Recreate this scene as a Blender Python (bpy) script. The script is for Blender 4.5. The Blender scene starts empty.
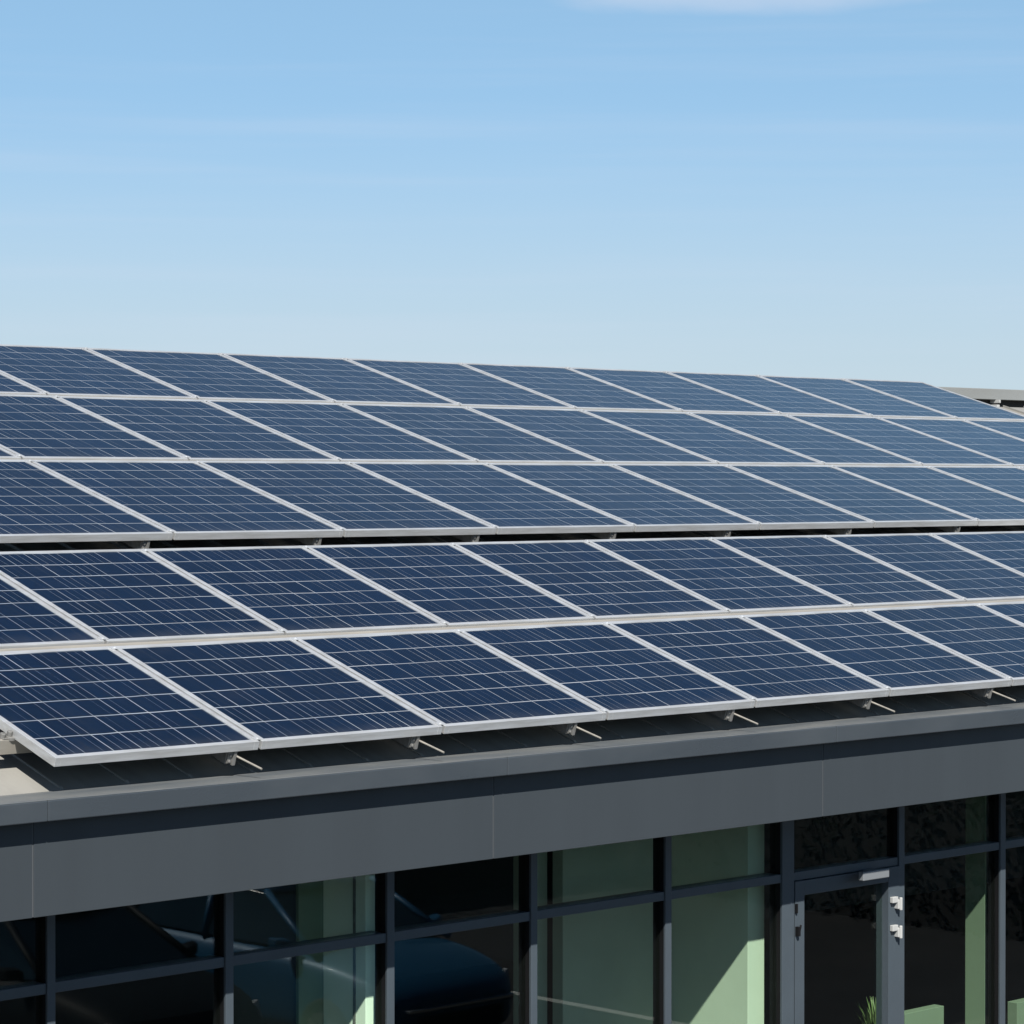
import bpy, bmesh, math, random
from mathutils import Vector, Matrix
random.seed(7)
R = math.radians
C = bpy.context.scene.collection
H = 5.06                                   # camera height above the car park

# ------------------------------------------------------------------ camera
cam = bpy.data.objects.new('camera', bpy.data.cameras.new('camera'))
C.objects.link(cam)
cam.data.sensor_width = 36.0
cam.data.lens = 36.0 * 2823.7336 / 1024.0
cam.data.clip_start = 0.1
cam.data.clip_end = 5000.0
cam.location = (0, 0, H)
cam.rotation_euler = (R(90 - 0.59236), 0, R(-44.13546))
bpy.context.scene.camera = cam

# ------------------------------------------------------------------ light
SUN = Vector((-0.62, -1.0, 1.189)).normalized()
elev = math.asin(SUN.z)
azim = math.atan2(SUN.x, SUN.y)            # from +Y towards +X
w = bpy.data.worlds.new('World')
bpy.context.scene.world = w
w.use_nodes = True
nt = w.node_tree
nt.nodes.clear()
def N(t, typ, **kw):
    n = t.nodes.new(typ)
    for k, v in kw.items():
        setattr(n, k, v)
    return n
out = N(nt, 'ShaderNodeOutputWorld')
bg = N(nt, 'ShaderNodeBackground')
sky = N(nt, 'ShaderNodeTexSky', sky_type='NISHITA', sun_disc=False, sun_elevation=elev, sun_rotation=azim,
        altitude=3000.0, air_density=1.0, dust_density=0.4, ozone_density=3.0)
bg.inputs['Strength'].default_value = 0.051
# thin cirrus: noise on the view direction, stretched along the horizon
tc = N(nt, 'ShaderNodeTexCoord')
def wm(op, a, b=None, c=None):
    n = N(nt, 'ShaderNodeMath', operation=op)
    for i, v in enumerate((a, b, c)):
        if v is None: continue
        if isinstance(v, (int, float)): n.inputs[i].default_value = v
        else: nt.links.new(v, n.inputs[i])
    return n.outputs[0]
mp = N(nt, 'ShaderNodeMapping')
mp.inputs['Rotation'].default_value = (R(1.5), R(-1.5), 0)
mp.inputs['Scale'].default_value = (3.5, 3.5, 85)
nt.links.new(tc.outputs['Generated'], mp.inputs[0])
nz = N(nt, 'ShaderNodeTexNoise')
nz.inputs['Scale'].default_value = 1.0
nz.inputs['Detail'].default_value = 6.0
nz.inputs['Roughness'].default_value = 0.55
nt.links.new(mp.outputs[0], nz.inputs['Vector'])
streak = N(nt, 'ShaderNodeMapRange', interpolation_type='SMOOTHSTEP')
streak.inputs['From Min'].default_value = 0.42
streak.inputs['From Max'].default_value = 0.8
streak.inputs['To Max'].default_value = 0.14
nt.links.new(nz.outputs[0], streak.inputs['Value'])
# one flat cloud higher up: an ellipse of directions broken up by the noise
sep = N(nt, 'ShaderNodeSeparateXYZ')
nt.links.new(tc.outputs['Generated'], sep.inputs[0])
az = wm('ARCTAN2', sep.outputs[0], sep.outputs[1])
el = wm('ARCSINE', sep.outputs[2])
du = wm('DIVIDE', wm('SUBTRACT', az, R(48.9)), R(4.2))
dv = wm('DIVIDE', wm('SUBTRACT', el, R(9.85)), R(0.52))
mp2 = N(nt, 'ShaderNodeMapping')
mp2.inputs['Scale'].default_value = (30, 30, 90)
nt.links.new(tc.outputs['Generated'], mp2.inputs[0])
nz2 = N(nt, 'ShaderNodeTexNoise')
nz2.inputs['Scale'].default_value = 1.0
nz2.inputs['Detail'].default_value = 6.0
nt.links.new(mp2.outputs[0], nz2.inputs['Vector'])
d2 = wm('ADD', wm('MULTIPLY', du, du), wm('MULTIPLY', dv, dv))
d2 = wm('ADD', d2, wm('MULTIPLY', wm('SUBTRACT', nz2.outputs[0], 0.5), 1.2))
cl = N(nt, 'ShaderNodeMapRange', interpolation_type='SMOOTHSTEP')
cl.inputs['From Min'].default_value = 1.3
cl.inputs['From Max'].default_value = 0.0
cl.inputs['To Min'].default_value = 0.0
cl.inputs['To Max'].default_value = 0.42
nt.links.new(d2, cl.inputs['Value'])
cov = wm('MAXIMUM', streak.outputs[0], cl.outputs[0])
mix = N(nt, 'ShaderNodeMix', data_type='RGBA')
nt.links.new(cov, mix.inputs[0])
# blue tint mixed into the lower sky, faded out upwards to hold down ambient light
veil = N(nt, 'ShaderNodeMapRange', interpolation_type='SMOOTHSTEP')
veil.inputs['From Min'].default_value = R(30)
veil.inputs['From Max'].default_value = R(11)
veil.inputs['To Max'].default_value = 0.45
nt.links.new(el, veil.inputs['Value'])
vmix = N(nt, 'ShaderNodeMix', data_type='RGBA')
nt.links.new(veil.outputs[0], vmix.inputs[0])
nt.links.new(sky.outputs[0], vmix.inputs[6])
vmix.inputs[7].default_value = (5.0, 9.0, 12.4, 1)
mix.inputs[7].default_value = (8.2, 8.8, 10.2, 1)
# pale haze close to the horizon
hz = N(nt, 'ShaderNodeMapRange', interpolation_type='SMOOTHSTEP')
hz.inputs['From Min'].default_value = R(8.5)
hz.inputs['From Max'].default_value = R(1.0)
hz.inputs['To Max'].default_value = 0.72
nt.links.new(el, hz.inputs['Value'])
hmix = N(nt, 'ShaderNodeMix', data_type='RGBA')
nt.links.new(hz.outputs[0], hmix.inputs[0])
nt.links.new(vmix.outputs[2], hmix.inputs[6])
hmix.inputs[7].default_value = (6.7, 7.7, 8.3, 1)
nt.links.new(hmix.outputs[2], mix.inputs[6])
nt.links.new(mix.outputs[2], bg.inputs['Color'])
nt.links.new(bg.outputs[0], out.inputs[0])

ls = bpy.data.lights.new('sun', 'SUN')
ls.energy = 5.0
ls.angle = R(0.53)
ls.color = (1.0, 0.955, 0.885)
so = bpy.data.objects.new('sun', ls)
C.objects.link(so)
so.rotation_euler = SUN.to_track_quat('Z', 'Y').to_euler()
so.location = (-20, -30, 40)
vs = bpy.context.scene.view_settings
vs.view_transform = 'Standard'
vs.look = 'None'
vs.exposure = 0.75
vs.gamma = 1.0
vs.use_curve_mapping = False

# ------------------------------------------------------------------ helpers
def tag(o, label=None, cat=None, group=None, kind=None):
    if label: o['label'] = label
    if cat: o['category'] = cat
    if group: o['group'] = group
    if kind: o['kind'] = kind
    return o

def empty(name, loc=(0, 0, 0), rot=(0, 0, 0)):
    o = bpy.data.objects.new(name, None)
    o.empty_display_size = 0.2
    C.objects.link(o)
    o.location = loc
    o.rotation_euler = rot
    return o

class MB:
    """collects shapes and links them as one mesh object"""
    def __init__(self):
        self.bm = bmesh.new()
    def box(self, x0, x1, y0, y1, z0, z1, m=None):
        vs = [Vector((x, y, z)) for z in (z0, z1) for y in (y0, y1) for x in (x0, x1)]
        if m: vs = [m @ v for v in vs]
        v = [self.bm.verts.new(p) for p in vs]
        for f in ((0, 2, 3, 1), (4, 5, 7, 6), (0, 1, 5, 4), (2, 6, 7, 3), (0, 4, 6, 2), (1, 3, 7, 5)):
            self.bm.faces.new([v[i] for i in f])
        return self
    def poly(self, pts):
        return self.bm.faces.new([self.bm.verts.new(p) for p in pts])
    def prism(self, prof, x0, x1):
        """closed (y, z) outline, counter-clockwise seen from +X, swept along X"""
        a = [self.bm.verts.new((x0, y, z)) for y, z in prof]
        b = [self.bm.verts.new((x1, y, z)) for y, z in prof]
        n = len(prof)
        self.bm.faces.new(list(reversed(a)))
        self.bm.faces.new(b)
        for i in range(n):
            j = (i + 1) % n
            self.bm.faces.new((a[i], a[j], b[j], b[i]))
        return self
    def cyl(self, p, axis, r, length, seg=16, r2=None):
        q = Vector(axis).normalized().to_track_quat('Z', 'Y').to_matrix().to_4x4()
        m = Matrix.Translation(Vector(p)) @ q @ Matrix.Translation((0, 0, length / 2))
        bmesh.ops.create_cone(self.bm, cap_ends=True, segments=seg, radius1=r, radius2=r if r2 is None else r2, depth=length, matrix=m)
        return self
    def loft(self, rings, caps=True):
        rv = [[self.bm.verts.new(p) for p in r] for r in rings]
        n = len(rv[0])
        for a, b in zip(rv, rv[1:]):
            for i in range(n):
                j = (i + 1) % n
                self.bm.faces.new((a[i], a[j], b[j], b[i]))
        if caps:
            self.bm.faces.new(list(reversed(rv[0])))
            self.bm.faces.new(rv[-1])
        return rv
    def build(self, name, mat, parent=None, bevel=0.0, smooth=False, subsurf=0):
        bmesh.ops.recalc_face_normals(self.bm, faces=self.bm.faces)
        me = bpy.data.meshes.new(name)
        self.bm.to_mesh(me)
        self.bm.free()
        me.materials.append(mat)
        if smooth:
            me.shade_smooth()
        o = bpy.data.objects.new(name, me)
        C.objects.link(o)
        if parent: o.parent = parent
        if bevel:
            b = o.modifiers.new('bevel', 'BEVEL')
            b.width = bevel
            b.segments = 2
            b.limit_method = 'ANGLE'
            b.angle_limit = R(40)
        if subsurf:
            s = o.modifiers.new('subsurf', 'SUBSURF')
            s.levels = s.render_levels = subsurf
        return o

# ------------------------------------------------------------------ materials
def principled(name, col, rough=0.5, metal=0.0, spec=0.5, coat=0.0):
    m = bpy.data.materials.new(name)
    m.use_nodes = True
    b = m.node_tree.nodes['Principled BSDF']
    b.inputs['Base Color'].default_value = (*col, 1)
    b.inputs['Roughness'].default_value = rough
    b.inputs['Metallic'].default_value = metal
    b.inputs['Specular IOR Level'].default_value = spec
    b.inputs['Coat Weight'].default_value = coat
    return m, m.node_tree, b

def weathered(name, col, col2, scale, rough=0.5, metal=0.0, spec=0.5, stretch=(1, 1, 1), bump=0.0, lo=0.35, hi=0.7, detail=6.0, rvar=0.12):
    """a base colour that wanders to a second one in noise-shaped patches of dirt or wear"""
    m, t, b = principled(name, col, rough, metal, spec)
    tcn = N(t, 'ShaderNodeTexCoord')
    mpn = N(t, 'ShaderNodeMapping')
    mpn.inputs['Scale'].default_value = stretch
    t.links.new(tcn.outputs['Object'], mpn.inputs[0])
    nn = N(t, 'ShaderNodeTexNoise')
    nn.inputs['Scale'].default_value = scale
    nn.inputs['Detail'].default_value = detail
    nn.inputs['Roughness'].default_value = 0.6
    t.links.new(mpn.outputs[0], nn.inputs['Vector'])
    mr = N(t, 'ShaderNodeMapRange')
    mr.inputs['From Min'].default_value = lo
    mr.inputs['From Max'].default_value = hi
    t.links.new(nn.outputs[0], mr.inputs['Value'])
    mx = N(t, 'ShaderNodeMix', data_type='RGBA')
    mx.inputs[6].default_value = (*col, 1)
    mx.inputs[7].default_value = (*col2, 1)
    t.links.new(mr.outputs[0], mx.inputs[0])
    t.links.new(mx.outputs[2], b.inputs['Base Color'])
    r2 = N(t, 'ShaderNodeMapRange')
    r2.inputs['To Min'].default_value = max(0.05, rough - rvar)
    r2.inputs['To Max'].default_value = min(1.0, rough + rvar)
    t.links.new(nn.outputs[0], r2.inputs['Value'])
    t.links.new(r2.outputs[0], b.inputs['Roughness'])
    if bump:
        bp = N(t, 'ShaderNodeBump')
        bp.inputs['Strength'].default_value = bump
        bp.inputs['Distance'].default_value = 0.01
        t.links.new(nn.outputs[0], bp.inputs['Height'])
        t.links.new(bp.outputs[0], b.inputs['Normal'])
    return m

M = {}
M['alu'] = weathered('frame_aluminium', (0.66, 0.68, 0.70), (0.47, 0.475, 0.47), 5.0, 0.36, 0.55, 0.6, (0.5, 1.5, 6), 0.06)
M['alu_warm'] = weathered('rail_aluminium', (0.3099, 0.2920, 0.2563), (0.2265, 0.2145, 0.1908), 3.0, 0.45, 0.15, 0.5, (0.6, 4, 4), 0.03)
M['galv'] = weathered('galvanised_steel', (0.2145, 0.2145, 0.2086), (0.1430, 0.1401, 0.1311), 22.0, 0.5, 0.3, 0.5)
M['roof'] = weathered('coated_roof_sheet', (0.245, 0.240, 0.222), (0.185, 0.180, 0.165), 2.4, 0.5, 0.0, 0.4, (2.5, 0.4, 1), 0.05)
M['ridge'] = weathered('ridge_sheet', (0.215, 0.228, 0.228), (0.18, 0.186, 0.182), 2.0, 0.5, 0.0, 0.4, (0.3, 1, 1))
M['grey'] = weathered('grey_cladding', (0.0375, 0.0455, 0.0530), (0.0325, 0.0395, 0.0462), 0.9, 0.46, 0.0, 0.35, (2.6, 1, 0.30), 0.0, 0.3, 0.72)
M['cap'] = weathered('grey_capping', (0.0393, 0.0482, 0.0578), (0.0507, 0.0596, 0.0686), 2.6, 0.3, 0.0, 0.5, (0.35, 1, 1), 0.02, 0.4, 0.72)
M['cap_sheen'] = weathered('capping_sheen', (0.098, 0.110, 0.120), (0.150, 0.155, 0.152), 3.0, 0.4, 0.0, 0.5, (0.5, 2, 1), 0.02, 0.4, 0.72)  # lighter grey painted in for the glancing sheen on top of the coping
M['joint'] = principled('seam_highlight', (0.060, 0.066, 0.072), 0.6)[0]
M['frame'] = weathered('window_frame_paint', (0.054, 0.069, 0.083), (0.047, 0.060, 0.073), 3.0, 0.42, 0.0, 0.4)
M['gasket'] = principled('black_gasket', (0.004, 0.0042, 0.005), 0.7, 0.0, 0.2)[0]
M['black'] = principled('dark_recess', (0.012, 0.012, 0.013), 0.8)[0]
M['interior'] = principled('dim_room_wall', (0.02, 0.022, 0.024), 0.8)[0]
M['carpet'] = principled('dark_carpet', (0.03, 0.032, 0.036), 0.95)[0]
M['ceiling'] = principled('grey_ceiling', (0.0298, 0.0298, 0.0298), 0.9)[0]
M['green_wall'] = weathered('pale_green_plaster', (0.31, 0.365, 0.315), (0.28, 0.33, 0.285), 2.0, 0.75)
M['white_pl'] = principled('white_plastic', (0.3695, 0.3755, 0.3695), 0.4)[0]
M['closer'] = principled('silver_paint', (0.1550, 0.1669, 0.1788), 0.45)[0]
M['asphalt'] = weathered('asphalt', (0.022, 0.023, 0.026), (0.034, 0.034, 0.036), 0.9, 0.9, 0.0, 0.3, (1, 1, 1), 0.2, detail=10)
M['paving'] = weathered('concrete_paving', (0.0775, 0.0763, 0.0715), (0.0596, 0.0584, 0.0555), 2.0, 0.9, 0.0, 0.3)
M['white_paint'] = weathered('road_paint', (0.66, 0.66, 0.64), (0.42, 0.42, 0.40), 4.0, 0.8)
M['brick'] = weathered('rendered_wall', (0.30, 0.28, 0.25), (0.24, 0.22, 0.2), 2.0, 0.9)
M['car_blue'] = principled('blue_car_paint', (0.009, 0.095, 0.21), 0.45, 0.1, 0.5, 0.35)[0]
M['car_dark'] = principled('dark_car_paint', (0.003, 0.006, 0.011), 0.65, 0.0, 0.2, 0.0)[0]
M['car_glass'] = principled('car_glass', (0.005, 0.016, 0.028), 0.12)[0]  # blue in the base stands in for sky mirrored in the windows
M['rubber'] = principled('tyre_rubber', (0.02, 0.02, 0.02), 0.85)[0]
M['chrome'] = principled('bright_trim', (0.62, 0.63, 0.64), 0.25, 0.9)[0]
M['lamp'] = principled('headlamp_cover', (0.5, 0.53, 0.56), 0.1)[0]
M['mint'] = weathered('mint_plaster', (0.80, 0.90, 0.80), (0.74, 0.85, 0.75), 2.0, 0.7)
M['sunlit_wall'] = weathered('sunlit_green_plaster', (0.52, 0.60, 0.50), (0.47, 0.55, 0.455), 2.0, 0.75)  # green plaster lightened, putting the brightness of the sunlit partition into its colour
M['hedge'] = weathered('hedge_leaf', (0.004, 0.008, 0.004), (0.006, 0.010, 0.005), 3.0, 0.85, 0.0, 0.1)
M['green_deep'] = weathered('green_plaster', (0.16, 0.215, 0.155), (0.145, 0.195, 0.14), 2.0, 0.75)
M['leaf'] = weathered('plant_leaf', (0.09, 0.16, 0.045), (0.18, 0.24, 0.10), 9.0, 0.5)
M['pot'] = principled('glazed_pot', (0.1773, 0.1702, 0.1560), 0.4)[0]

def glass_mat():
    m = bpy.data.materials.new('green_tinted_glass')
    m.use_nodes = True
    t = m.node_tree
    t.nodes.clear()
    o = N(t, 'ShaderNodeOutputMaterial')
    tr = N(t, 'ShaderNodeBsdfTransparent')
    tr.inputs[0].default_value = (0.90, 0.945, 0.905, 1)
    gl = N(t, 'ShaderNodeBsdfGlossy')
    gl.inputs['Roughness'].default_value = 0.0
    lw = N(t, 'ShaderNodeLayerWeight')
    pw = N(t, 'ShaderNodeMath', operation='POWER')
    pw.inputs[1].default_value = 5.0
    t.links.new(lw.outputs['Facing'], pw.inputs[0])
    ma = N(t, 'ShaderNodeMath', operation='MULTIPLY_ADD')
    ma.inputs[1].default_value = 0.95
    ma.inputs[2].default_value = 0.045
    t.links.new(pw.outputs[0], ma.inputs[0])
    mx = N(t, 'ShaderNodeMixShader')
    t.links.new(ma.outputs[0], mx.inputs[0])
    t.links.new(tr.outputs[0], mx.inputs[1])
    t.links.new(gl.outputs[0], mx.inputs[2])
    t.links.new(mx.outputs[0], o.inputs[0])
    lw.inputs['Blend'].default_value = 0.5
    return m
M['glass'] = glass_mat()

def cell_mat(name, cols, rows):
    """polycrystalline cells: grid of pale gaps, busbars along the slope, per-cell tint, crystal flakes"""
    m, t, b = principled(name, (0.01, 0.02, 0.06), 0.22, 0.0, 0.30)
    b.inputs['Specular Tint'].default_value = (0.35, 0.75, 1.0, 1)      # blue anti-reflection coating
    L = t.links
    def mt(op, a, bb=None, c=None, clamp=False):
        n = N(t, 'ShaderNodeMath', operation=op, use_clamp=clamp)
        for i, v in enumerate((a, bb, c)):
            if v is None: continue
            if isinstance(v, (int, float)): n.inputs[i].default_value = v
            else: L.new(v, n.inputs[i])
        return n.outputs[0]
    uv = N(t, 'ShaderNodeUVMap', uv_map='UVMap')
    s = N(t, 'ShaderNodeSeparateXYZ')
    L.new(uv.outputs[0], s.inputs[0])
    u = mt('MULTIPLY', s.outputs[0], cols)
    v = mt('MULTIPLY', s.outputs[1], rows)
    wt = N(t, 'ShaderNodeTexCoord')
    wob = N(t, 'ShaderNodeTexNoise')
    wob.inputs['Scale'].default_value = 2.2
    wob.inputs['Detail'].default_value = 2.0
    L.new(wt.outputs['Object'], wob.inputs['Vector'])
    v = mt('ADD', v, mt('MULTIPLY', mt('SUBTRACT', wob.outputs[0], 0.5), 0.10))   # cell strings are never laid dead straight
    def line(x, width):                 # 1 on a line at every integer of x
        f = mt('FRACT', mt('ADD', x, 0.5))
        d = mt('ABSOLUTE', mt('SUBTRACT', f, 0.5))
        n = N(t, 'ShaderNodeMapRange', interpolation_type='SMOOTHSTEP')
        n.inputs['From Min'].default_value = width
        n.inputs['From Max'].default_value = width * 0.4
        L.new(d, n.inputs['Value'])
        return n.outputs[0]
    lu = line(u, 0.017)
    lv = line(v, 0.025)
    bus = line(mt('MULTIPLY', u, 3.0), 0.030)
    fin = line(mt('MULTIPLY', u, 9.0), 0.30)
    # per-cell random tint
    cx = N(t, 'ShaderNodeCombineXYZ')
    L.new(mt('FLOOR', u), cx.inputs[0])
    L.new(mt('FLOOR', v), cx.inputs[1])
    oi = N(t, 'ShaderNodeObjectInfo')
    L.new(mt('MULTIPLY', oi.outputs['Random'], 97.0), cx.inputs[2])
    wn = N(t, 'ShaderNodeTexWhiteNoise', noise_dimensions='3D')
    L.new(cx.outputs[0], wn.inputs['Vector'])
    tco = N(t, 'ShaderNodeTexCoord')
    vo = N(t, 'ShaderNodeTexVoronoi')
    vo.inputs['Scale'].default_value = 34.0
    L.new(tco.outputs['Object'], vo.inputs['Vector'])
    vs_ = N(t, 'ShaderNodeSeparateColor')
    L.new(vo.outputs['Color'], vs_.inputs[0])
    br = mt('ADD', mt('MULTIPLY', wn.outputs['Value'], 0.34), mt('MULTIPLY', vs_.outputs[0], 0.30))
    br = mt('ADD', br, mt('MULTIPLY', oi.outputs['Random'], 0.22))
    cm = N(t, 'ShaderNodeMix', data_type='RGBA')
    cm.inputs[6].default_value = (0.0002, 0.0020, 0.0080, 1)
    cm.inputs[7].default_value = (0.0003, 0.0068, 0.0255, 1)
    L.new(br, cm.inputs[0])
    c1 = N(t, 'ShaderNodeMix', data_type='RGBA')
    L.new(mt('MULTIPLY', fin, 0.20), c1.inputs[0])
    L.new(cm.outputs[2], c1.inputs[6])
    c1.inputs[7].default_value = (0.020, 0.048, 0.092, 1)
    def rnd(a_, b_, seed):
        cc = N(t, 'ShaderNodeCombineXYZ')
        L.new(a_, cc.inputs[0]); L.new(b_, cc.inputs[1])
        L.new(mt('ADD', mt('MULTIPLY', oi.outputs['Random'], 53.0), seed), cc.inputs[2])
        wn_ = N(t, 'ShaderNodeTexWhiteNoise', noise_dimensions='3D')
        L.new(cc.outputs[0], wn_.inputs['Vector'])
        return wn_.outputs['Value']
    ru = rnd(mt('FLOOR', mt('ADD', u, 0.5)), mt('FLOOR', v), 3.0)
    rb = rnd(mt('FLOOR', mt('ADD', mt('MULTIPLY', u, 3.0), 0.5)), mt('FLOOR', v), 11.0)
    rv = rnd(mt('FLOOR', mt('ADD', v, 0.5)), mt('FLOOR', mt('MULTIPLY', u, 0.5)), 23.0)
    # the gaps: some brighter than others along their length
    nz_ = N(t, 'ShaderNodeTexNoise')
    nz_.inputs['Scale'].default_value = 2.3
    L.new(tco.outputs['Object'], nz_.inputs['Vector'])
    st = mt('ADD', mt('MULTIPLY', nz_.outputs[0], 0.9), 0.15, None, True)
    grid = mt('MAXIMUM', mt('MULTIPLY', lv, mt('ADD', mt('MULTIPLY', st, 0.3), mt('ADD', mt('MULTIPLY', rv, 0.35), 0.32))),
              mt('MAXIMUM', mt('MULTIPLY', lu, mt('ADD', mt('MULTIPLY', ru, 0.70), 0.22)), mt('MULTIPLY', bus, mt('MULTIPLY', mt('POWER', rb, 2.0), 0.48))))
    c2 = N(t, 'ShaderNodeMix', data_type='RGBA')
    L.new(grid, c2.inputs[0])
    L.new(c1.outputs[2], c2.inputs[6])
    c2.inputs[7].default_value = (0.40, 0.43, 0.465, 1)
    # dust that has washed down to the lower edge, faint smears, a few droppings
    nd = N(t, 'ShaderNodeTexNoise')
    nd.inputs['Scale'].default_value = 4.0
    nd.inputs['Detail'].default_value = 8.0
    wv = N(t, 'ShaderNodeVectorMath', operation='ADD')
    L.new(tco.outputs['Object'], wv.inputs[0])
    oc = N(t, 'ShaderNodeCombineXYZ')
    L.new(mt('MULTIPLY', oi.outputs['Random'], 60.0), oc.inputs[0])
    L.new(mt('MULTIPLY', oi.outputs['Random'], 37.0), oc.inputs[1])
    L.new(oc.outputs[0], wv.inputs[1])
    L.new(wv.outputs[0], nd.inputs['Vector'])
    edge = N(t, 'ShaderNodeMapRange', interpolation_type='SMOOTHSTEP')
    edge.inputs['From Min'].default_value = 0.10
    edge.inputs['From Max'].default_value = -0.01
    L.new(s.outputs[1], edge.inputs['Value'])
    film = N(t, 'ShaderNodeMapRange', interpolation_type='SMOOTHSTEP')
    film.inputs['From Min'].default_value = 0.48
    film.inputs['From Max'].default_value = 0.85
    L.new(nd.outputs[0], film.inputs['Value'])
    dust = mt('ADD', mt('MULTIPLY', edge.outputs[0], mt('MULTIPLY', nd.outputs[0], 0.09)), mt('MULTIPLY', film.outputs[0], 0.022))
    vd = N(t, 'ShaderNodeTexVoronoi')
    vd.inputs['Scale'].default_value = 2.6
    L.new(wv.outputs[0], vd.inputs['Vector'])
    vc = N(t, 'ShaderNodeSeparateColor')
    L.new(vd.outputs['Color'], vc.inputs[0])
    spot = mt('MULTIPLY', mt('LESS_THAN', vd.outputs['Distance'], mt('ADD', mt('MULTIPLY', vc.outputs[1], 0.03), 0.012)), mt('GREATER_THAN', vc.outputs[0], 0.95))
    c3 = N(t, 'ShaderNodeMix', data_type='RGBA')
    L.new(mt('MAXIMUM', dust, mt('MULTIPLY', spot, 0.75)), c3.inputs[0])
    L.new(c2.outputs[2], c3.inputs[6])
    c3.inputs[7].default_value = (0.24, 0.235, 0.22, 1)
    L.new(c3.outputs[2], b.inputs['Base Color'])
    # a little dust makes the gloss uneven
    n2 = N(t, 'ShaderNodeTexNoise')
    n2.inputs['Scale'].default_value = 1.7
    n2.inputs['Detail'].default_value = 8.0
    L.new(tco.outputs['Object'], n2.inputs['Vector'])
    rr = N(t, 'ShaderNodeMapRange')
    rr.inputs['To Min'].default_value = 0.05
    rr.inputs['To Max'].default_value = 0.20
    L.new(n2.outputs[0], rr.inputs['Value'])
    L.new(rr.outputs[0], b.inputs['Roughness'])
    return m

# ------------------------------------------------------------------ ground
g = MB()
g.poly([(-900, -900, 0), (900, -900, 0), (900, 900, 0), (-900, 900, 0)])
tag(g.build('ground', M['asphalt']), kind='structure')
pv = MB()
pv.box(2.0, 41.0, 11.6, 13.9, -0.05, 0.12)
tag(pv.build('pavement', M['paving'], bevel=0.01), kind='structure')
pl = MB()
for x in (14.3, 19.4):
    pl.poly([(x, 5.2, 0.004), (x + 0.13, 5.2, 0.004), (x + 0.13, 10.4, 0.004), (x, 10.4, 0.004)])
tag(pl.build('parking_lines', M['white_paint']), kind='structure')

# ------------------------------------------------------------------ building
BX0, BX1 = 3.0, 40.0
bld = empty('building', (20, 13, 0))
tag(bld, 'low grey building with a sloping metal roof and dark glazed front', 'building')
class Part(MB):
    def shift(self):
        bmesh.ops.translate(self.bm, verts=self.bm.verts, vec=-Vector((20, 13, 0)))
        return self
    """part of the building, given in scene coordinates"""
    def build(self, name, mat, parent=bld, **kw):
        base = Vector((20, 13, 0))
        bmesh.ops.translate(self.bm, verts=self.bm.verts, vec=-base)
        o = MB.build(self, name, mat, parent, **kw)
        return o

YC, YF, YM, YG = 12.85, 12.9654, 13.583, 13.640
ZCT, ZCB, ZFB = H - 1.740, H - 1.855, H - 2.394
TL, TU = 0.3359, 0.2915                      # roof slopes, lower and upper field
Y0R, Y1R, Y2R = 13.20, 16.45, 22.13
Z0R = ZCT - 0.012
Z1R = Z0R + (Y1R - Y0R) * TL
Z2R = Z1R + (Y2R - Y1R) * TU
# roof sheet with standing seams
p = Part()
th = 0.12
p.prism([(Y0R - 0.02, Z0R), (Y0R - 0.02, Z0R - th), (Y1R, Z1R - th), (Y2R, Z2R - th), (29.0, 3.6 - th), (29.0, 3.6), (Y2R + 0.25, Z2R - 0.06), (Y2R, Z2R), (Y1R, Z1R)], BX0, BX1)
a = math.atan(TL)
x = BX0 + 0.30
while x < BX1:
    p.prism([(Y0R + 0.012, Z0R + 0.003), (Y1R, Z1R - 0.004), (Y1R, Z1R + 0.022), (Y0R + 0.05, Z0R + 0.034), (Y0R + 0.012, Z0R + 0.006)], x, x + 0.022)
    p.prism([(Y1R + 0.001, Z1R - 0.004), (Y2R - 0.01, Z2R - 0.004), (Y2R - 0.01, Z2R + 0.022), (Y1R + 0.001, Z1R + 0.022)], x, x + 0.022)
    x += 0.46
p.build('roof', M['roof'])
# coping / gutter edge in lengths that butt together
xs = [BX0, 5.4, 8.93, 12.43, 15.70, 19.0, 22.3, 25.6, 28.9, 32.2, 35.5, BX1]
for x0, x1 in zip(xs, xs[1:]):
    p = Part()
    p.box(x0 + 0.001, x1 - 0.001, YC, Y0R, ZCB, ZCT)
    p.build('coping', M['cap'], bevel=0.006)
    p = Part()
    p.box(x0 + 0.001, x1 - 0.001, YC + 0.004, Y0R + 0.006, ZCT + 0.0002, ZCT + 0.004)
    p.build('coping_sheen', M['cap_sheen'], bevel=0.0015)
# fascia panels and, between them, pale strips painted in for lit seam edges
xs = [BX0, 5.4, 8.9096, 12.4158, 15.6882, 18.97, 22.25, 25.5, 28.8, 32.1, 35.4, BX1]
for x0, x1 in zip(xs, xs[1:]):
    p = Part()
    p.box(x0 + 0.005, x1 - 0.005, YF, YF + 0.08, ZFB, ZCB - 0.002)
    p.build('fascia_panel', M['grey'], bevel=0.003)
for x in xs[1:-1]:
    p = Part()
    p.box(x - 0.0045, x + 0.0045, YF + 0.004, YF + 0.07, ZFB + 0.004, ZCB - 0.004)
    p.build('panel_joint', M['joint'])
p = Part()
p.box(BX0, BX1, YF + 0.081, 13.72, ZFB + 0.01, ZFB + 0.05)
p.build('soffit', M['grey'])
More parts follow.
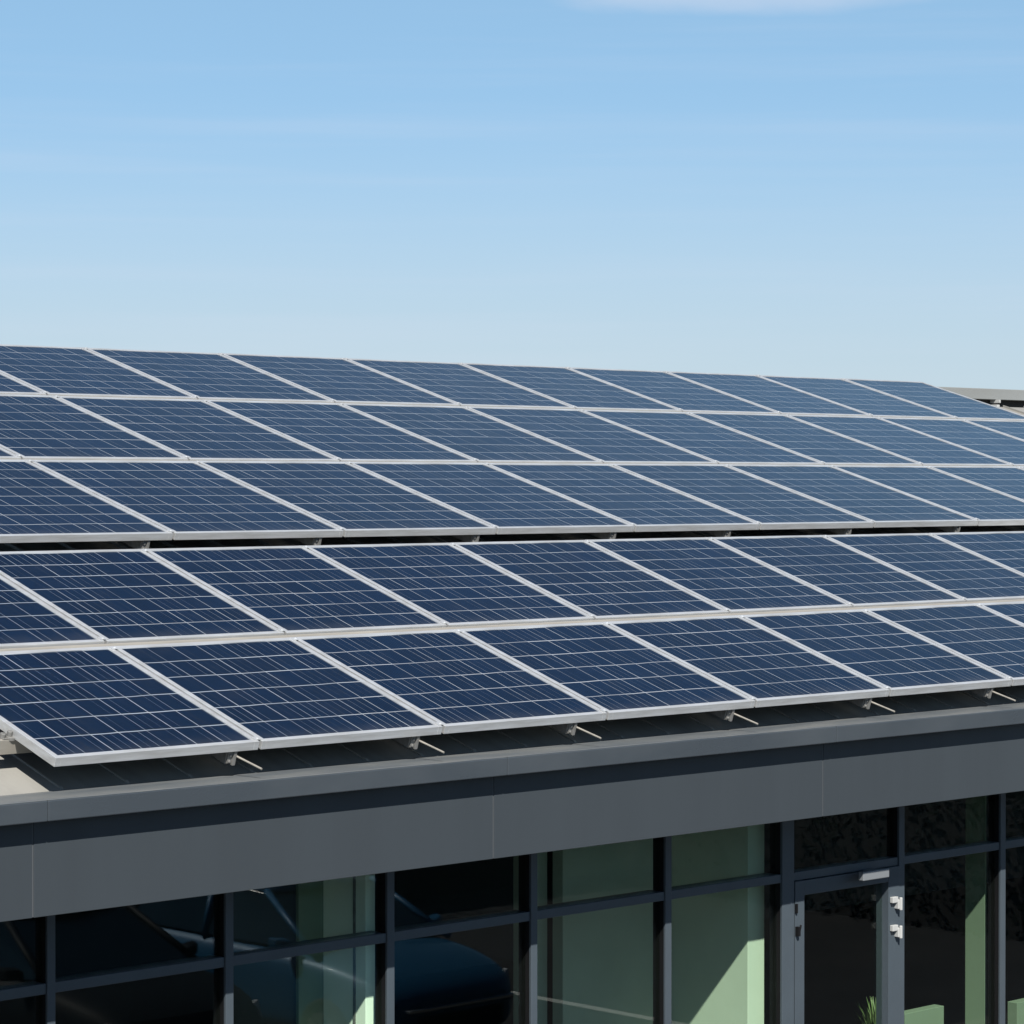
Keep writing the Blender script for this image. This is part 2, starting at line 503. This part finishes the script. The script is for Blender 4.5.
# structure behind the fascia up to the roof, and the shell
p = Part()
p.box(BX0, BX1, YF + 0.085, 13.16, ZFB + 0.051, ZCB - 0.003)
p.build('wall_core', M['black'])
p = Part()
p.prism([(13.2, 0.0), (28.6, 0.0), (28.6, 3.60), (Y2R, Z2R - th - 0.01), (Y1R, Z1R - th - 0.01), (13.2, Z0R - th - 0.01)], BX0 - 0.25, BX0 - 0.001)
p.build('wall', M['grey'])
p = Part()
p.prism([(13.2, 0.0), (28.6, 0.0), (28.6, 3.60), (Y2R, Z2R - th - 0.01), (Y1R, Z1R - th - 0.01), (13.2, Z0R - th - 0.01)], BX1 + 0.001, BX1 + 0.25)
p.build('wall', M['grey'])
p = Part()
p.box(BX0, BX1, 28.3, 28.6, 0, 3.45)
p.build('wall', M['grey'])
p = Part()
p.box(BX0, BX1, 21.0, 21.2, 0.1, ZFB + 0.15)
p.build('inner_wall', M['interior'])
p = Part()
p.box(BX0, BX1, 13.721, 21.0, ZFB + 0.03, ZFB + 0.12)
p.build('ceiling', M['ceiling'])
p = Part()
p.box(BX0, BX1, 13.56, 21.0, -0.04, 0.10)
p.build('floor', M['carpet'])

# glazing grid
ZT1, ZT0 = H - 2.900, H - 2.962
mull = [(4.21, 4.27), (5.51, 5.57), (6.82, 6.88), (8.13, 8.19), (9.433, 9.489), (10.742, 10.803), (12.062, 12.124), (13.361, 13.420), (14.697, 14.760),
        (15.968, 16.103), (17.358, 17.424), (18.674, 18.741)] + [(18.674 + 1.31 * i, 18.734 + 1.31 * i) for i in range(1, 10)]
ZB = 0.14
for x0, x1 in mull:
    p = Part()
    p.box(x0, x1, YM, YM + 0.022, ZB, ZFB + 0.009)
    mo = p.build('mullion', M['frame'], bevel=0.003)
    p = Part()
    p.box(x0 + 0.004, x1 - 0.004, YM + 0.0225, 13.71, ZB, ZFB + 0.008)
    MB.build(p.shift(), 'mullion_core', M['gasket'], mo)
DL, DR = 9, 10                               # the door bay lies between these two mullions
for i in range(len(mull) - 1):
    xa, xb = mull[i][1], mull[i + 1][0]
    p = Part()
    p.box(xa + 0.001, xb - 0.001, YM + 0.012, 13.74, ZT0, ZT1)
    p.build('transom', M['frame'], bevel=0.003)
    p = Part()
    p.box(xa + 0.001, xb - 0.001, YG, YG + 0.01, ZT1 + 0.001, ZFB + 0.008)
    p.build('window_pane', M['glass'])
    # black gasket under the soffit and round the pane
    p = Part()
    p.box(xa + 0.002, xb - 0.002, YM + 0.03, YG - 0.002, ZFB - 0.028, ZFB + 0.007)
    p.build('gasket', M['gasket'])
    if i == DL: continue
    p = Part()
    p.box(xa + 0.001, xb - 0.001, YM + 0.012, 13.74, ZB, ZB + 0.09)
    p.build('bottom_rail', M['frame'], bevel=0.003)
    p = Part()
    p.box(xa + 0.001, xb - 0.001, YG, YG + 0.01, ZB + 0.091, ZT0 - 0.001)
    p.build('window_pane', M['glass'])

# the door: an own leaf with frame, glass, closer, hinges, handle
dl, dr = mull[DL][1] + 0.006, mull[DR][0] - 0.004
de = Part()
YD = YM - 0.006
lw_, rw_ = 0.105, 0.135
ztop, zgt = ZT0 - 0.004, ZT0 - 0.115
de.box(dl, dl + lw_, YD, 13.70, 0.15, ztop)
de.box(dr - rw_, dr, YD, 13.70, 0.15, ztop)
de.box(dl + lw_ + 0.0005, dr - rw_ - 0.0005, YD + 0.001, 13.699, zgt, ztop - 0.001)
de.box(dl + lw_ + 0.0005, dr - rw_ - 0.0005, YD + 0.001, 13.699, 0.15, 0.36)
door = de.build('door', M['frame'], bevel=0.003)
class Sub(Part):
    def build(self, name, mat, parent=door, **kw):
        return Part.build(self, name, mat, parent, **kw)
p = Sub(); p.box(dl + lw_, dr - rw_, YG, YG + 0.01, 0.36, zgt); p.build('door_pane', M['glass'])
p = Sub()
p.box(16.74, 17.055, 13.440, 13.490, 2.050, 2.118)
p.box(16.90, 17.04, 13.4905, YD - 0.004, 2.056, 2.110)
p.build('door_closer', M['closer'], bevel=0.006)
for zt in (1.868, 1.650):
    p = Sub()
    p.box(17.232, 17.300, 13.545, YD - 0.001, zt - 0.048, zt - 0.002)
    p.box(17.290, 17.338, 13.538, YM - 0.003, zt - 0.098, zt - 0.026)
    p.cyl((17.318, 13.536, zt - 0.108), (0, 0, 1), 0.013, 0.098, 12)
    p.build('hinge', M['white_pl'], bevel=0.004)
p = Sub()
p.box(16.108, 16.132, 13.545, YD - 0.001, 1.69, 1.76)
p.cyl((16.12, 13.553, 1.70), (0.35, 0, 1), 0.008, 0.075, 10)
p.box(16.105, 16.120, 13.560, YD - 0.001, 1.86, 1.93)
p.build('latch', M['gasket'])
# partitions and columns inside, just behind the glass
def inner(name, x0, x1, y0, y1, mat='green_wall'):
    p = Part(); p.box(x0, x1, y0, y1, 0.1005, ZFB + 0.0295); return p.build(name, M[mat], bevel=0.004)
inner('column', 12.031, 12.20, 13.760, 14.208, 'mint')
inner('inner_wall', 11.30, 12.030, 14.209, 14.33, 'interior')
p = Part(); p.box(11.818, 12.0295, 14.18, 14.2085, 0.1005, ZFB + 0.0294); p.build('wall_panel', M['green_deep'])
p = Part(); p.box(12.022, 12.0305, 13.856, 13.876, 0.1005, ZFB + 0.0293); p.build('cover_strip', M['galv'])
inner('inner_wall', 15.858, 16.045, 13.825, 14.62, 'sunlit_wall')
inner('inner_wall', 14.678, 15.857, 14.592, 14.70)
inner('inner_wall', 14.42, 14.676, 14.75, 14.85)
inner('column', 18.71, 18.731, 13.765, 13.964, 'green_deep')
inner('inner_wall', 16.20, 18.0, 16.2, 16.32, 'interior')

for x0, x1, zt in ((18.095, 18.61, 0.778), (19.62, 20.45, 0.671)):
    p = Part(); p.box(x0, x1, 14.10, 14.20, 0.1005, zt); p.build('low_wall', M['green_deep'], bevel=0.004)

# ridge vent beyond the panels
p = Part()
p.box(24.0, BX1, 22.62, 23.2, Z2R - 0.35, H + 1.106)
p.build('vent_recess', M['black'])  # black body put in for the shadow gap under the ridge cap
for x0 in range(24, 40, 4):
    p = Part()
    p.box(x0 + 0.004, min(x0 + 4, BX1) - 0.004, 22.50, 23.30, H + 1.107, H + 1.250)
    p.build('ridge_cap', M['ridge'], bevel=0.006)
for x0 in (25.6, 28.2, 30.78, 33.4, 36.0):
    p = Part()
    p.box(x0, x0 + 0.06, 22.46, 22.60, H + 0.985, H + 1.04)
    p.box(x0 + 0.03, x0 + 0.055, 22.44, 22.60, H + 1.06, H + 1.106)
    p.build('vent_bracket', M['white_pl'], bevel=0.006)

# ------------------------------------------------------------------ solar arrays
LOW = dict(Y=13.0357, Z=H - 1.5316, a=0.32404, s=[0, 1.620, 3.3416])
UPP = dict(Y=16.4406, Z=H - 0.3653, a=0.28367, s=[0, 1.9762, 4.027, 5.8947])
ROWS = [  # array, row in it, seam polynomial, first k, last k, cells up the slope, words for the row
    (LOW, 0, (9.1107, 1.4599, 0.0058), 0, 7, 6, 'in the bottom row along the eave'),
    (LOW, 1, (9.1411, 1.4508, 0.0060), 0, 8, 7, 'in the second row from the bottom'),
    (UPP, 0, (12.5319, 1.6347, -0.0026), -1, 8, 8, 'in the middle row just above the dark gap'),
    (UPP, 1, (12.5287, 1.6244, -0.0008), -1, 9, 7, 'in the second row from the top'),
    (UPP, 2, (12.4901, 1.6445, -0.0026), 0, 9, 7, 'in the top row against the sky'),
]
ORD = ['first', 'second', 'third', 'fourth', 'fifth', 'sixth', 'seventh', 'eighth', 'ninth', 'tenth', 'eleventh']
FW, FT, GAP = 0.036, 0.055, 0.021
rowmats = {}
for arr, r, (q0, q1, q2), k0, k1, nc, words in ROWS:
    mat = rowmats.setdefault(nc, cell_mat('solar_cells', 7, nc))
    seam = lambda k: q0 + q1 * k + q2 * k * k
    jg = 0.042 if arr is LOW else 0.028      # half of the joint between two rows
    sb, st = arr['s'][r] + (0.0 if r == 0 else jg), arr['s'][r + 1] - (0.0 if r == len(arr['s']) - 2 else jg)
    ca, sa = math.cos(arr['a']), math.sin(arr['a'])
    cnt = k1 - k0
    for k in range(k0, k1 + 1):
        x0, x1 = seam(k) + GAP / 2, seam(k + 1) - GAP / 2
        if k == k0 and r == 0 and arr is LOW: x0 = seam(k)
        wd, dp = x1 - x0, st - sb
        jt = random.gauss(0, 0.0010)
        root = empty('solar_panel', (x0, arr['Y'] + sb * ca, arr['Z'] + sb * sa + abs(jt)), (arr['a'] + random.gauss(0, 0.0006), 0, 0))
        i = k - k0
        pos = 'leftmost' if i == 0 else ('rightmost' if i == cnt else ORD[i] + ' from the left')
        tag(root, f'blue solar panel {words}, {pos}', 'solar panel', 'solar panels in rows on the roof')
        f = MB()
        f.box(0, FW, 0, dp, -FT, 0)
        f.box(wd - FW, wd, 0, dp, -FT, 0)
        f.box(FW + 0.0004, wd - FW - 0.0004, 0.0004, FW, -FT, -0.0004)
        f.box(FW + 0.0004, wd - FW - 0.0004, dp - FW, dp - 0.0004, -FT, -0.0004)
        f.build('frame', M['alu'], root, bevel=0.0022)
        c = MB()
        fc = c.box(FW - 0.002, wd - FW + 0.002, FW - 0.002, dp - FW + 0.002, -0.034, -0.006).bm
        uvl = fc.loops.layers.uv.new('UVMap')
        for fa in fc.faces:
            for l in fa.loops:
                co = l.vert.co
                l[uvl].uv = ((co.x - FW) / (wd - 2 * FW), (co.y - FW) / (dp - 2 * FW))
        c.build('cell_sheet', mat, root)
        if k < k1:
            for yc in (dp * 0.012 + 0.02, dp * 0.988 - 0.02):
                cl_ = MB()
                cl_.box(wd - 0.022, wd + GAP + 0.022, yc - 0.02, yc + 0.02, 0.0012, 0.006)
                cl_.cyl((wd + GAP / 2, yc, 0.005), (0, 0, 1), 0.008, 0.007, 8)
                cl_.build('mid_clamp', M['alu'], root)

def tilted(arr, x, s, n=0.0):
    return (x, arr['Y'] + s * math.cos(arr['a']) - n * math.sin(arr['a']), arr['Z'] + s * math.sin(arr['a']) + n * math.cos(arr['a']))

# rails along the building: the strip that shows in each joint between two rows
def rail(arr, s, n0, n1, half, x0, x1, mat, label):
    o = empty('mounting_rail', tilted(arr, x0, s), (arr['a'], 0, 0))
    tag(o, label, 'mounting rail', 'rails along the solar array')
    m = MB()
    m.box(0, x1 - x0, -half, half, n0, n1)
    m.build('rail_bar', M[mat], o, bevel=0.003)
    return o
rail(LOW, LOW['s'][1] - 0.004, -0.05, -0.012, 0.0360, 9.12, 22.6, 'alu_warm', 'pale metal strip between the bottom two rows of solar panels')
rail(UPP, UPP['s'][1] + 0.001, -0.05, -0.012, 0.0230, 10.9, 27.0, 'alu_warm', 'pale metal strip between the third and fourth rows of solar panels')
rail(UPP, UPP['s'][2] + 0.001, -0.05, -0.012, 0.0230, 10.9, 28.6, 'alu_warm', 'pale metal strip directly below the top row of solar panels')
o = rail(LOW, 0.46, -0.150, -0.058, 0.045, 8.55, 19.3, 'alu_warm', 'pale rail sticking out beyond the lower left corner of the array')
b = MB()
b.cyl((0.555, -0.02, -0.066), (0, 0, 1), 0.036, 0.022, 18)
b.cyl((0.50, -0.02, -0.066), (0, 0, 1), 0.020, 0.040, 6)
b.cyl((0.545, -0.02, -0.045), (0, 0, 1), 0.018, 0.030, 6)
b.box(0.49, 0.60, -0.045, 0.01, -0.0575, -0.050)
b.build('end_clamp', M['galv'], o, bevel=0.003)

# brackets carrying the front edge of each field
def bracket(arr, x, low, label, group):
    a_ = arr['a']
    o = empty('mounting_bracket', tilted(arr, x, 0.035), (a_, 0, 0))
    tag(o, label, 'mounting bracket', group)
    m = MB()
    m.box(-0.028, 0.028, 0.0, 1.2, -0.145, -0.0575)
    m.build('support_beam', M['galv'], o, bevel=0.004)
    m = MB()
    m.box(-0.024, 0.008, -0.012, -0.001, -0.138, -0.0572)
    m.box(0.008, 0.030, -0.026, -0.001, -0.148, -0.0572)
    m.cyl((-0.010, -0.011, -0.085), (0, -1, 0), 0.009, 0.010, 6)
    m.cyl((-0.010, -0.011, -0.125), (0, -1, 0), 0.009, 0.010, 6)
    m.build('end_plate', M['galv'], o, bevel=0.002)
    m = MB()
    m.box(-0.05, 0.05, 0.62, 0.74, -0.245, -0.1455)
    m.build('foot', M['galv'], o, bevel=0.004)
    if low:
        m = MB()
        s0 = Vector((0.034, -0.016, -0.092))
        e0 = Vector((0.066, -0.225, -0.090))
        m.cyl(s0, e0 - s0, 0.0065, (e0 - s0).length, 10)
        m.build('stay_rod', M['alu_warm'], o, smooth=False)
    return o
lowb = [9.95 - 0.73, 10.454, 11.908, 13.311, 14.879, 16.405, 17.895]
for i, x in enumerate(lowb[1:]):
    pos = ['leftmost', 'second from the left', 'third from the left', 'fourth from the left', 'fifth from the left', 'rightmost'][i]
    bracket(LOW, x - 0.062, True, f'grey bracket with a thin rod under the bottom row of panels, {pos}', 'brackets under the front edge of the bottom row')
upb = [12.304, 13.928, 15.587, 17.176, 18.634, 20.308, 21.957, 23.45]
for i, x in enumerate(upb):
    pos = 'leftmost' if i == 0 else 'rightmost' if i == len(upb) - 1 else ORD[i] + ' from the left'
    bracket(UPP, x, False, f'grey bracket in the dark gap between the solar fields, {pos}', 'brackets in the gap between the solar fields')

# ------------------------------------------------------------------ things behind the glass
pt = empty('potted_plant', (18.02, 14.32, 0.10))
tag(pt, 'green grassy potted plant behind the glass of the door', 'plant')
m = MB()
m.cyl((0, 0, 0), (0, 0, 1), 0.10, 0.24, 20, 0.14)
m.build('pot', M['pot'], pt, bevel=0.008)
m = MB()
for i in range(170):
    an, le, bend = random.uniform(0, 6.283), random.uniform(0.42, 0.68), random.uniform(0.0, 0.17)
    r0 = random.uniform(0, 0.06)
    d = Vector((math.cos(an), math.sin(an), 0)); sd = Vector((-d.y, d.x, 0))
    prev = None
    for j in range(6):
        tt = j / 5
        c_ = d * (r0 + bend * tt * tt) + Vector((0, 0, 0.22 + le * (tt - 0.15 * tt * tt)))
        hw = 0.012 * (1 - tt) ** 0.6 + 0.0008
        pr = (m.bm.verts.new(c_ - sd * hw), m.bm.verts.new(c_ + sd * hw))
        if prev: m.bm.faces.new((prev[0], prev[1], pr[1], pr[0]))
        prev = pr
m.build('leaves', M['leaf'], pt)

# ------------------------------------------------------------------ hedges round the car park, the long one added to darken the reflections
def hedge(x0, x1, y0, y1, h, n, label):
    o = empty('hedge', ((x0 + x1) / 2, (y0 + y1) / 2, 0))
    tag(o, label, 'hedge')
    hx, hy = (x1 - x0) / 2, (y1 - y0) / 2
    m = MB()
    m.box(-hx + 0.15, hx - 0.15, -hy + 0.15, hy - 0.15, 0, h - 0.15)
    m.build('branches', M['black'], o)
    m = MB()
    for i in range(n):
        p_ = Vector((random.uniform(-hx, hx), random.uniform(-hy, hy), random.uniform(0.02, h)))
        ax = random.choice((0, 1, 2, 2))
        if ax == 0: p_.x = random.choice((-hx, hx)) + random.gauss(0, 0.06)
        elif ax == 1: p_.y = random.choice((-hy, hy)) + random.gauss(0, 0.06)
        else: p_.z = h + random.gauss(0, 0.06)
        q = Vector((random.gauss(0, 1), random.gauss(0, 1), random.gauss(0, 1))).normalized()
        r_ = q.orthogonal().normalized() * random.uniform(0.03, 0.06)
        t_ = q.cross(r_).normalized() * random.uniform(0.018, 0.035)
        m.poly([p_ - r_, p_ - t_, p_ + r_, p_ + t_])
    m.build('leaves', M['hedge'], o)
hedge(8.0, 27.0, 0.6, 2.0, 1.5, 12000, 'long unseen hedge added across the car park, darkening the panes')
hedge(25.6, 27.2, 2.3, 9.0, 1.6, 9000, 'dark hedge at right of the car park, mirrored in the door')

# ------------------------------------------------------------------ the car parked in front, seen only as a reflection in the glass
def make_car(x, y, paint, label):
    car = empty('parked_car', (x, y, 0.0))
    tag(car, label, 'car', 'cars parked before the glazed front')
    def sec(y, hw, z0, z1, tuck=0.10, crown=0.03):
        return [(-hw * 0.92, y, z0), (-hw, y, z0 + 0.18), (-hw, y, (z0 + z1) * 0.55), (-hw * 0.97, y, z1 - 0.06), (-hw * 0.82, y, z1), (0, y, z1 + crown),
                (hw * 0.82, y, z1), (hw * 0.97, y, z1 - 0.06), (hw, y, (z0 + z1) * 0.55), (hw, y, z0 + 0.18), (hw * 0.92, y, z0), (0, y, z0)]
    m = MB()
    m.loft([sec(-2.12, 0.70, 0.42, 0.80), sec(-2.06, 0.80, 0.30, 0.95), sec(-1.7, 0.86, 0.22, 1.0), sec(-0.8, 0.88, 0.20, 1.0), sec(0.3, 0.88, 0.20, 0.98),
            sec(1.0, 0.88, 0.20, 0.97), sec(1.5, 0.86, 0.22, 0.92), sec(1.88, 0.80, 0.24, 0.82), sec(2.06, 0.68, 0.28, 0.70), sec(2.12, 0.50, 0.36, 0.60)])
    m.build('body', paint, car, smooth=True, subsurf=2)
    def gsec(y, hw, z): return [(-hw, y, z), (-hw * 0.6, y, z + 0.03), (0, y, z + 0.045), (hw * 0.6, y, z + 0.03), (hw, y, z)]
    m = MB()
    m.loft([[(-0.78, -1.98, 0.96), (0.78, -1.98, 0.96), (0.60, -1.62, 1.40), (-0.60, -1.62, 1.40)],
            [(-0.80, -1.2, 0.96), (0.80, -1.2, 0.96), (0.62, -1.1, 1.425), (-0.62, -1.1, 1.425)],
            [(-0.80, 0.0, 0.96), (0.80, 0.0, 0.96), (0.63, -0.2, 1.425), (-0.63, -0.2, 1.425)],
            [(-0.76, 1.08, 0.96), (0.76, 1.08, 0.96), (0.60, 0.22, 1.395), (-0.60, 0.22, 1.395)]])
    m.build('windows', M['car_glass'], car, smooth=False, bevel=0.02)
    m = MB()
    m.loft([[(-0.58, -1.72, 1.40), (0, -1.74, 1.43), (0.58, -1.72, 1.40), (0.56, -1.70, 1.375), (-0.56, -1.70, 1.375)],
            [(-0.635, -1.1, 1.43), (0, -1.1, 1.475), (0.635, -1.1, 1.43), (0.62, -1.1, 1.40), (-0.62, -1.1, 1.40)],
            [(-0.64, -0.2, 1.43), (0, -0.2, 1.475), (0.64, -0.2, 1.43), (0.62, -0.2, 1.40), (-0.62, -0.2, 1.40)],
            [(-0.61, 0.24, 1.395), (0, 0.30, 1.42), (0.61, 0.24, 1.395), (0.59, 0.22, 1.37), (-0.59, 0.22, 1.37)]])
    m.build('roof', paint, car, smooth=True)
    for s in (-1, 1):
        for a0, a1, th_ in (((0.79 * s, 1.10, 0.95), (0.62 * s, 0.22, 1.41), 0.030), ((0.805 * s, -0.45, 0.95), (0.64 * s, -0.5, 1.42), 0.035), ((0.80 * s, -1.75, 0.95), (0.61 * s, -1.55, 1.41), 0.09)):
            m = MB(); v0, v1 = Vector(a0), Vector(a1); m.cyl(v0, v1 - v0, th_, (v1 - v0).length, 10); m.build('pillar', paint, car, smooth=True)
        m = MB(); m.loft([[(s * 0.52, 2.02, 0.60), (s * 0.78, 1.86, 0.62), (s * 0.76, 1.84, 0.76), (s * 0.50, 1.98, 0.72)], [(s * 0.52, 2.075, 0.60), (s * 0.80, 1.90, 0.62), (s * 0.78, 1.875, 0.76), (s * 0.50, 2.02, 0.72)]])
        m.build('headlight', M['lamp'], car, bevel=0.01)
        m = MB(); m.loft([[(s * 0.84, 0.72, 0.98), (s * 1.0, 0.70, 0.98), (s * 1.0, 0.70, 1.10), (s * 0.84, 0.72, 1.08)], [(s * 0.84, 0.84, 0.99), (s * 0.98, 0.80, 0.99), (s * 0.98, 0.80, 1.08), (s * 0.84, 0.84, 1.06)]])
        m.build('wing_mirror', paint, car, bevel=0.015)
        for y in (-1.28, 1.30):
            m = MB(); m.cyl((s * 0.70, y, 0.31), (s, 0, 0), 0.31, 0.20, 28); wh = m.build('wheel', M['rubber'], car, bevel=0.03)
            m = MB(); m.cyl((s * 0.86, y, 0.31), (s, 0, 0), 0.21, 0.046, 24, 0.19)
            for q in range(5): 
                an = q * 1.2566; m.cyl((s * 0.905, y, 0.31), (0, math.cos(an), math.sin(an)), 0.02, 0.19, 8)
            m.build('rim', M['galv'], wh)
    m = MB(); m.box(-0.62, 0.62, 2.04, 2.135, 0.555, 0.590); m.build('grille_trim', M['chrome'], car, bevel=0.01)
    m = MB(); m.box(-0.50, 0.50, 2.03, 2.125, 0.36, 0.52); m.build('grille', M['gasket'], car, bevel=0.02)
make_car(16.60, 7.45, M['car_blue'], 'blue hatchback parked nose in before the glazed front, mirrored in the panes')
make_car(14.05, 7.10, M['car_dark'], 'near black hatchback parked left of the blue one, dimly mirrored in the left panes')
